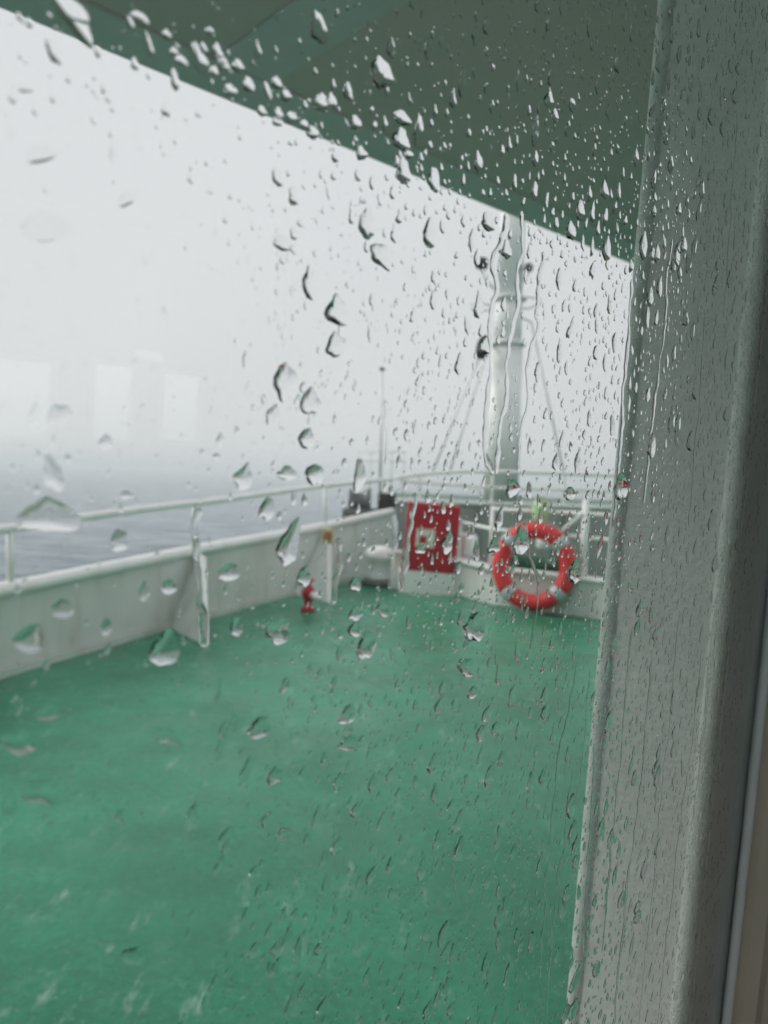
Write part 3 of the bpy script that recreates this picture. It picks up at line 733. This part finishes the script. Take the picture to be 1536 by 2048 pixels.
# ------------------------------------------------------------------ rain on the pane
HW = TG + 0.00025
def px_scale(x, y):
    s0, t0 = on_pane(x, y, HW); s1, _ = on_pane(x + 4, y, HW); _, t1 = on_pane(x, y - 4, HW)
    return s0, t0, abs(s1 - s0) / 4, abs(t1 - t0) / 4
def drop_geo(s, t, w_, h_, tilt=0.0, seed=0, seg=16, rings=4, hgt=0.19, irr=0.14, taper=0.35):
    """plano-convex drop: outline in the pane plane, domed outwards, heavy end down"""
    rnd = random.Random(seed); off = Vector((rnd.uniform(-50, 50), rnd.uniform(-50, 50), 0))
    ca, sa = math.cos(tilt), math.sin(tilt)
    vs_ = []; fs_ = []
    Hh = hgt * (0.68 + 0.32 * min(1, max(0, (s - 0.085) / 0.06))) * min(w_, h_) * rnd.uniform(0.75, 1.3)
    bend = rnd.uniform(-0.35, 0.35) if h_ > 1.4 * w_ else 0.0
    rr = [i / rings for i in range(rings, 0, -1)]
    rr = [1 - (1 - r) ** 1.5 for r in rr]
    cy0 = -0.12 * h_
    for r in rr:
        for k in range(seg):
            a = 2 * math.pi * k / seg
            x, y = math.cos(a), math.sin(a)
            ir = 1 + irr * noise.noise(off + Vector((1.3 * x, 1.3 * y, 0))) * 2.0
            ir += irr * 0.7 * noise.noise(off * 1.7 + Vector((3.1 * x, 3.1 * y, 2)))
            wx = w_ / 2 * (x * (1 - taper * max(-0.6, y)) * ir + bend * (y * y - 0.4))
            wy = h_ / 2 * y * ir
            px_, py_ = wx * r, cy0 + (wy - cy0) * r
            z = Hh * (1 - r * r)
            vs_.append((s + px_ * ca - py_ * sa, t + px_ * sa + py_ * ca, HW + z))
    c = len(vs_); vs_.append((s - cy0 * sa, t + cy0 * ca, HW + Hh))
    for i in range(len(rr) - 1):
        for k in range(seg):
            k2 = (k + 1) % seg; fs_.append((i*seg+k, i*seg+k2, (i+1)*seg+k2, (i+1)*seg+k))
    o = (len(rr) - 1) * seg
    for k in range(seg): fs_.append((o + k, o + (k + 1) % seg, c))
    nd = len(fs_)
    fs_.append(list(range(seg))[::-1])
    return vs_, fs_
def add_drop(mb, *a, **k):
    vs_, fs_ = drop_geo(*a, **k)
    # separate base ring so the rim stays sharp
    seg = len(fs_[-1]); base = fs_.pop()
    mb.add(vs_, fs_, True)
    o = len(mb.v); rim = [vs_[i] for i in range(seg)]
    mb.add(rim, [list(range(seg))[::-1]], False)
def water_obj(mb, name):
    c = sum((Vector(p) for p in mb.v), Vector()) / len(mb.v)
    loc = PM @ Vector((c.x, c.y, HW))
    me = bpy.data.meshes.new(name); me.from_pydata([PM @ Vector(p) - loc for p in mb.v], [], [f_[::-1] for f_ in mb.f])
    me.update(); me.polygons.foreach_set('use_smooth', mb.sm); me.materials.append(M['water'])
    o = bpy.data.objects.new(name, me); COL.objects.link(o); o.location = loc
    return o
placed = {}
CELL = 0.012
def free(s, t, r):
    ci, cj = int(s // CELL), int(t // CELL)
    for i in range(ci - 1, ci + 2):
        for j in range(cj - 1, cj + 2):
            for (a, b, q) in placed.get((i, j), ()):
                if (a - s) ** 2 + (b - t) ** 2 < (q + r) ** 2: return False
    return True
def claim(s, t, r):
    placed.setdefault((int(s // CELL), int(t // CELL)), []).append((s, t, r))

# rivulets: (points in photo pixels, width mm, label)
RIV = [
 ([(1000,430),(988,480),(974,530),(984,575),(970,620),(968,690),(971,745),(960,820),(958,900),(972,950)], 3.6, 'wide wavy rivulet down the near edge of the mast'),
 ([(1032,425),(1030,500),(1021,545),(1021,605),(1011,665),(1003,705),(1001,780),(990,860),(982,948)], 3.0, 'thin winding rivulet down the middle of the mast'),
 ([(1074,505),(1066,550),(1062,600),(1056,632),(1064,655),(1045,715),(1042,800),(1030,880),(1026,945)], 3.0, 'winding rivulet down the far edge of the mast'),
 ([(1330,480),(1320,560),(1314,650),(1303,740),(1288,870),(1274,1010)], 2.6, 'long bright rivulet down the upper part of the grey pillar'),
 ([(1292,1310),(1276,1490),(1257,1650),(1241,1760),(1226,1900),(1212,2060)], 2.6, 'long dark rivulet down the lower part of the grey pillar'),
 ([(1392,1290),(1376,1440),(1346,1650),(1318,1890),(1300,2060)], 2.4, 'dark rivulet on the lower pillar nearest the pale bead'),
 ([(1248,560),(1242,680),(1232,800),(1230,880),(1222,960),(1210,1060)], 3.2, 'rivulet following the edge between sky and grey pillar'),
 ([(1142,1320),(1130,1400),(1106,1510),(1091,1620),(1081,1750),(1070,1900),(1052,2060)], 2.2, 'pale rivulet over the green deck near the pillar'),
 ([(1131,1540),(1121,1620),(1110,1740),(1104,1830)], 1.9, 'short pale rivulet over the deck beside the pillar'),
 ([(392,1015),(384,1060),(388,1120),(396,1180),(402,1240),(400,1290)], 2.6, 'rivulet running down the tall bulwark stay'),
 ([(662,1075),(668,1120),(660,1160),(656,1205)], 3.2, 'rivulet running down the stay with yellow fitting'),
 ([(818,985),(814,1030),(808,1085),(800,1130),(793,1180)], 4.0, 'rivulet bending the near edge of the red locker'),
 ([(1040,1040),(1044,1100),(1062,1160),(1060,1230),(1046,1300)], 2.0, 'rivulet crossing the lifebuoy ring'),
 ([(764,800),(763,860),(761,930)], 2.0, 'short rivulet over the flagstaff'),
 ([(1178,1480),(1168,1620),(1160,1760),(1150,1900)], 2.4, 'rivulet along the lower edge of the pillar over the deck'),
 ([(1410,1330),(1392,1480),(1372,1640)], 2.0, 'faint rivulet close to the pale bead of the pillar'),
 ([(1460,220),(1448,420),(1432,640)], 1.8, 'thin rivulet high on the dark part of the pillar'),
]
RIV += [
 ([(1345,1220),(1330,1400),(1312,1560),(1296,1740),(1275,1930),(1262,2060)], 1.8, 'hair thin rivulet midway across the lower pillar'),
 ([(1420,1180),(1404,1330),(1388,1500),(1362,1700)], 1.6, 'hair thin rivulet close to the inner bead of the pillar'),
 ([(1250,1250),(1236,1420),(1222,1560),(1206,1720),(1190,1900)], 2.0, 'thin rivulet just inside the outer bead of the pillar'),
 ([(1110,1700),(1098,1800),(1088,1920),(1078,2060)], 1.8, 'thin pale rivulet low on the deck by the pillar'),
 ([(1168,1330),(1158,1450),(1140,1600)], 1.7, 'short thin rivulet over the deck beside the pillar edge'),
 ([(1395,620),(1388,760),(1376,900),(1364,1060)], 1.9, 'rivulet down the middle of the upper pillar'),
 ([(905,1640),(898,1720),(902,1800)], 1.6, 'short rivulet in the middle of the green deck'),
]
for pts, wd, lab in RIV:
    st = smooth([Vector((*on_pane(x, y, HW), 0)) for x, y in pts], 26)
    g = MB(); vs_ = []; K = 7
    for i, p in enumerate(st):
        a = (st[min(i + 1, len(st) - 1)] - st[max(i - 1, 0)]).normalized(); side = Vector((-a.y, a.x, 0))
        e = min(1, i / 5 + 0.15, (len(st) - 1 - i) / 5 + 0.15)
        hw = wd * 0.40e-3 * e * max(0.28, 1 + 0.75 * noise.noise(Vector((p.x * 70, p.y * 70, wd))) + 0.5 * noise.noise(Vector((p.x * 260, p.y * 260, wd))))
        p = p + side * (0.0016 * noise.noise(Vector((p.y * 70, 3.3, wd))) + 0.0009 * noise.noise(Vector((p.y * 210, 7.3, wd))))
        for k in range(K):
            q = -1 + 2 * k / (K - 1)
            z = 0.27 * hw * (1 - q * q)
            vs_.append((p.x + side.x * q * hw, p.y + side.y * q * hw, HW + z))
    fs_ = []
    for i in range(len(st) - 1):
        for k in range(K - 1): fs_.append((i*K+k, (i+1)*K+k, (i+1)*K+k+1, i*K+k+1))
    g.add(vs_, fs_, True)
    bs = []
    for i in range(len(st)): bs += [vs_[i*K], vs_[i*K+K-1]]
    g.add(bs, [(2*i, 2*i+1, 2*i+3, 2*i+2) for i in range(len(st) - 1)], False)
    g.add([vs_[k] for k in range(K)], [list(range(K))], False); g.add([vs_[-K + k] for k in range(K)], [list(range(K))[::-1]], False)
    tag(water_obj(g, 'rivulet'), lab, 'water trail', 'rivulets of rain on the pane')
    for p in st[::3]: claim(p.x, p.y, wd * 0.55e-3)

# drops seen one by one in the photo: x, y, width px, height px, tilt deg (positive leans top to the left), label
BIG = [
 (140,38,100,58,-38,'largest blurred white raindrop high over the pale edge beam'), (98,108,26,52,30,'slanting raindrop on the sky just under the overhang corner'),
 (270,42,38,26,0,None),(325,75,20,18,0,None),(388,122,32,64,25,'bright oblong raindrop over the edge beam'),(418,147,20,20,0,None),(410,70,22,18,0,None),(340,165,16,44,12,None),(430,125,22,20,0,None),
 (625,62,36,66,15,'tall raindrop over the cross beam of the overhang'),(752,150,44,64,8,'round dark rimmed raindrop in the middle of the overhang'),(635,210,40,38,20,None),(685,188,18,40,20,None),(505,105,16,38,20,None),(792,240,36,30,0,None),(790,282,34,46,0,None),(795,345,26,56,5,None),(855,362,24,54,8,None),(450,185,30,24,20,None),
 (545,357,22,40,8,None),(577,393,22,40,8,None),(725,448,36,64,0,'pointed raindrop on the sky below the edge beam'),(848,470,26,62,0,'hooked dark raindrop on the sky near the mast top'),(752,512,46,46,-30,'crooked wide raindrop on the open sky'),(555,487,34,32,0,None),
 (612,565,32,64,0,'upright oval raindrop on the open sky'),(665,620,42,66,0,'large oval raindrop with dark rim on the sky'),(662,690,40,50,6,'round raindrop directly under the large oval one'),(562,762,46,78,8,'big slanting raindrop on the sky above the handrail'),(612,803,40,58,0,'rounded raindrop beside the big slanting one'),(537,832,28,44,-12,None),(604,875,30,42,0,'pear shaped raindrop low on the sky'),(483,720,14,40,0,None),
 (75,310,72,36,28,'blurred crescent raindrop at the pale sky edge'),(85,455,100,56,20,'very blurred wide raindrop on the sky'),(245,400,42,28,35,None),(45,182,32,18,25,None),(110,830,60,40,30,None),(100,945,40,74,20,'blurred oblong raindrop above the sea'),(205,882,28,30,0,None),(90,1030,130,66,0,'widest blurred raindrop on the handrail over the sea'),
 (245,988,24,18,0,None),(233,1078,36,46,0,'raindrop between handrail and bulwark cap'),(480,952,34,52,-15,'bean shaped raindrop just above the handrail'),(425,912,18,14,0,None),(525,1015,30,50,-12,None),(565,945,40,30,0,None),(620,947,40,44,-30,None),(708,950,24,72,0,'tall dark raindrop over the handrail near the windlass'),
 (572,1085,42,92,-14,'longest raindrop crossing the bulwark cap rail'),(120,1213,46,34,-15,None),(55,1272,62,56,-25,'blurred raindrop at the bulwark foot beside the deck edge'),(322,1292,54,78,-12,'large raindrop mirroring white at the bulwark foot'),(330,1168,30,30,0,None),(450,1140,42,36,0,'squat raindrop on the bulwark plating'),(205,1250,26,32,0,None),
 (547,1256,48,58,-35,'slanting green raindrop below the bulwark'),(598,1150,26,44,-15,None),(700,1165,24,30,0,None),(465,1250,24,40,0,None),(722,1285,36,58,0,'rounded raindrop over the deck below the bollard'),(700,1222,26,30,0,None),(700,1255,28,28,-20,None),(755,1215,26,26,-20,None),
 (937,1250,42,58,-30,'curved dark raindrop over the deck below the locker'),(922,1328,36,34,-30,None),(510,1450,42,44,0,'horseshoe raindrop alone on the green deck'),(685,1424,30,38,0,None),(687,1480,36,32,-15,None),(728,1500,10,34,0,None),(380,1622,30,52,0,'upright raindrop on the green deck'),(540,1545,34,32,0,None),(557,1660,30,26,0,None),(525,1632,20,36,-28,None),
 (35,1480,70,44,-30,None),(90,1420,52,28,-10,None),(75,1575,90,46,-30,None),(325,1465,66,30,-30,None),(262,1900,54,36,-35,'slanting raindrop low on the green deck'),(235,1625,30,26,-30,None),(665,1682,24,36,-22,None),(968,1545,20,48,-16,'slim dark raindrop over the middle of the deck'),(1048,1560,14,42,0,None),(908,1690,18,52,0,None),(832,1730,16,42,-10,None),(585,1890,16,50,-8,None),(545,1885,26,36,-25,None),(500,1890,24,34,-20,None),
 (884,1082,22,46,-15,'split raindrop on the red locker door'),(830,1095,20,20,0,None),(1012,975,28,38,20,'jagged dark raindrop over the forecastle rail'),(1028,1080,34,56,8,'dark raindrop over the upper part of the lifebuoy'),(1127,985,24,26,0,None),(1136,1140,26,52,-16,'dark raindrop over the side of the lifebuoy'),(975,1090,24,30,0,None),(1228,972,28,56,10,'dark raindrop at the edge of the pillar above the lifebuoy'),
 (1085,205,20,46,5,None),(1096,235,14,30,5,None),(1130,215,14,30,5,None),(1222,130,14,46,-6,None),(1272,492,16,56,0,None),(1195,382,16,38,8,None),(1147,422,18,42,8,None),(1128,462,20,40,8,None),(1200,500,18,54,5,None),(1105,558,12,46,0,None),(855,600,14,42,0,None),(945,612,18,52,0,None),(922,650,12,40,22,None),(957,692,22,36,0,None),(963,445,28,40,8,None),(1000,500,20,40,6,None),
 (1340,510,14,46,0,None),(1300,510,12,40,0,None),(1362,530,12,40,4,None),(1420,565,12,34,0,None),(1445,560,12,40,0,None),(1305,575,12,44,0,None),(1330,840,14,52,0,None),(1342,845,12,44,-4,None),(1368,880,14,44,0,None),(1290,890,16,52,0,None),(1415,580,12,30,0,None),(1360,540,12,38,0,None),
 (1345,545,10,28,0,None),(1205,1440,16,48,-12,None),(1305,1500,10,36,0,None),(1255,1550,10,34,-6,None),(1190,1650,16,40,0,None),(1230,1790,16,34,-8,None),(1050,1875,16,40,0,None),(1115,1810,14,40,-10,None),(1180,1930,16,30,-8,None),
]
_r = random.Random(5)
for _ in range(75):
    BIG.append((_r.uniform(420, 1150), _r.uniform(1340, 2040), _r.uniform(12, 20), _r.uniform(24, 52), _r.gauss(-14, 9), None))
for _ in range(45):
    y_ = _r.uniform(20, 2030); x_ = 1310 - 0.0854 * y_ + _r.uniform(15, 205)
    BIG.append((x_, y_, _r.uniform(9, 15), _r.uniform(26, 54), _r.gauss(-4, 5), None))
for _ in range(24):
    x_ = _r.uniform(230, 820); BIG.append((x_, 20 + 0.404 * x_ + _r.uniform(-85, 10), _r.uniform(14, 26), _r.uniform(18, 34), _r.gauss(14, 10), None))
def region(x, y):
    xa = 1310 - 0.0854 * y
    if x > 1585 - 0.110 * y: return 'gasket'
    if x > xa: return 'pillar'
    if y < 20 + 0.404 * x: return 'overhang'
    if x < 790:
        if y > 1354 - 0.24 * x: return 'deck'
        if y > 1185 - 0.205 * x: return 'bulwark'
        if y > 945 - 0.0 * x: return 'sea'
        return 'sky'
    if y > 1175 + 0.15 * (x - 780): return 'deck'
    if y > 945: return 'foredeck'
    if 965 < x < 1050: return 'mast'
    return 'sky'
BEHIND = {'gasket': 'grey window gasket', 'pillar': 'grey pillar', 'overhang': 'dark overhang', 'deck': 'green deck', 'bulwark': 'grey bulwark', 'sea': 'misty sea', 'sky': 'pale sky', 'foredeck': 'bow fittings', 'mast': 'grey mast'}
SPAN = {'gasket': (0, 2048), 'pillar': (0, 2048), 'overhang': (0, 520), 'deck': (1170, 2048), 'bulwark': (1020, 1350), 'sea': (945, 1180), 'sky': (60, 945), 'foredeck': (945, 1240), 'mast': (430, 945)}
def _s(*cuts):
    def f(x):
        for lim, txt in cuts:
            if x < lim: return txt
        return cuts[-1][1]
    return f
SIDE = {'gasket': _s((9999, '')), 'mast': _s((9999, '')), 'pillar': _s((1330, ' near its outer bead'), (9999, ' near its inner bead')), 'overhang': _s((420, ' by the cross beam'), (850, ' beyond the cross beam'), (9999, ' beside the pillar')),
        'deck': _s((380, ' under the bulwark stay'), (760, ' under the bollard'), (1000, ' under the red locker'), (9999, ' beside the pillar')), 'bulwark': _s((380, ' before the tall stay'), (9999, ' beyond the tall stay')), 'sea': _s((390, ' before the tall post'), (9999, ' beyond the tall post')),
        'sky': _s((300, ' by the mirrored windows'), (620, ' beyond the mirrored windows'), (960, ' before the mast'), (9999, ' between mast and pillar')), 'foredeck': _s((930, ' around the red locker'), (9999, ' around the lifebuoy'))}
def make_single(s, t, w_, h_, tilt, seed, label, reg):
    g = MB(); add_drop(g, s, t, w_, h_, tilt, seed, seg=30, rings=7, irr=0.15)
    o = water_obj(g, 'raindrop')
    if label: tag(o, label, 'raindrop')
    else:
        asp = h_ / w_; kind = 'long slim' if asp > 2.1 else ('oval' if asp > 1.35 else 'rounded')
        px_, py_ = proj(P(s, t, HW)); a_, b_ = SPAN[reg]
        q_ = (py_ - a_) / (b_ - a_); band = 'top' if q_ < 0.22 else 'upper part' if q_ < 0.42 else 'middle' if q_ < 0.6 else 'lower part' if q_ < 0.8 else 'bottom'
        size = 'big' if h_ > 0.0075 else 'middling' if h_ > 0.0045 else 'small'
        tag(o, '%s %s raindrop against the %s of the %s%s' % (size, kind, band, BEHIND[reg], SIDE[reg](px_)), 'raindrop', 'raindrops against the ' + BEHIND[reg])
count = 0
for i, (x, y, w_, h_, tl, lab) in enumerate(BIG):
    s, t, ks, kt = px_scale(x, y)
    w_ *= ks; h_ *= kt
    if not free(s, t, 0.0): continue
    claim(s, t, 0.36 * max(w_, h_))
    make_single(s, t, w_, h_, math.radians(tl), i * 13 + 5, lab, region(x, y)); count += 1
# the smaller ones, scattered over the pane
rnd = random.Random(21); cand = []
tries = 0
while len(cand) < 8400 and tries < 110000:
    tries += 1
    s = rnd.uniform(0.035, sB + 0.03); t = rnd.uniform(-0.46, 0.46)
    x, y = proj(P(s, t, HW))
    if not (-40 < x < 1560 and -40 < y < 2090): continue
    f_ = (s - 0.03) / (sB - 0.03)                       # 0 near, 1 far end
    dens = 0.5 + 0.5 * min(1, max(0, (f_ - 0.15) / 0.22))
    cl = noise.noise(Vector((s * 22, t * 22, 4.2)))
    dens *= 0.55 + 0.9 * max(0, cl + 0.35)
    if 220 < x < 1000 and abs(y - (20 + 0.404 * x)) < 95: dens *= 1.4
    if x > 1585 - 0.110 * y: dens *= 0.35
    if y > 1300 and x < 420: dens *= 0.8
    if y > 1250 and x > 420: dens *= 1.25
    if rnd.random() > dens: continue
    w_ = (0.00060 + 0.0008 * min(1, max(0, (f_ - 0.2) / 0.3))) * math.exp(rnd.gauss(0.15, 0.58))
    w_ = min(w_, 0.0042)
    asp = 1.0 + abs(rnd.gauss(0.35, 0.6)) + 0.5 * max(0, (w_ - 0.0012) / 0.002)
    h_ = w_ * asp
    if w_ > 0.0012:
        if not free(s, t, 0.45 * h_): continue
        claim(s, t, 0.42 * h_)
    elif not free(s, t, 0.3 * h_): continue
    tl = math.radians(rnd.gauss(0, 9)) + (math.radians(14) if y < 420 else 0) * max(0, 1 - x / 1100) - (math.radians(20) if y > 1350 else 0) * max(0.2, 1 - x / 1300)
    cand.append((w_ * h_ / ((CAM - P(s, t, HW)).length ** 2), s, t, w_, h_, tl, x, y))
cand.sort(reverse=True)
need = 300 - count
small = MB()
for i, (_, s, t, w_, h_, tl, x, y) in enumerate(cand):
    if i < need: make_single(s, t, w_, h_, tl, 1000 + i, None, region(min(max(x, 0), 1535), min(max(y, 0), 2047)))
    else: add_drop(small, s, t, w_, h_, tl, 1000 + i, seg=12 if w_ > 0.0009 else 9, rings=3 if w_ > 0.0009 else 2, irr=0.22)
o = water_obj(small, 'rain_droplets')
tag(o, 'countless tiny rain droplets spattered over the whole window pane', 'droplets', kind='stuff')
print('drops', count, len(cand), 'tris', len(small.f))
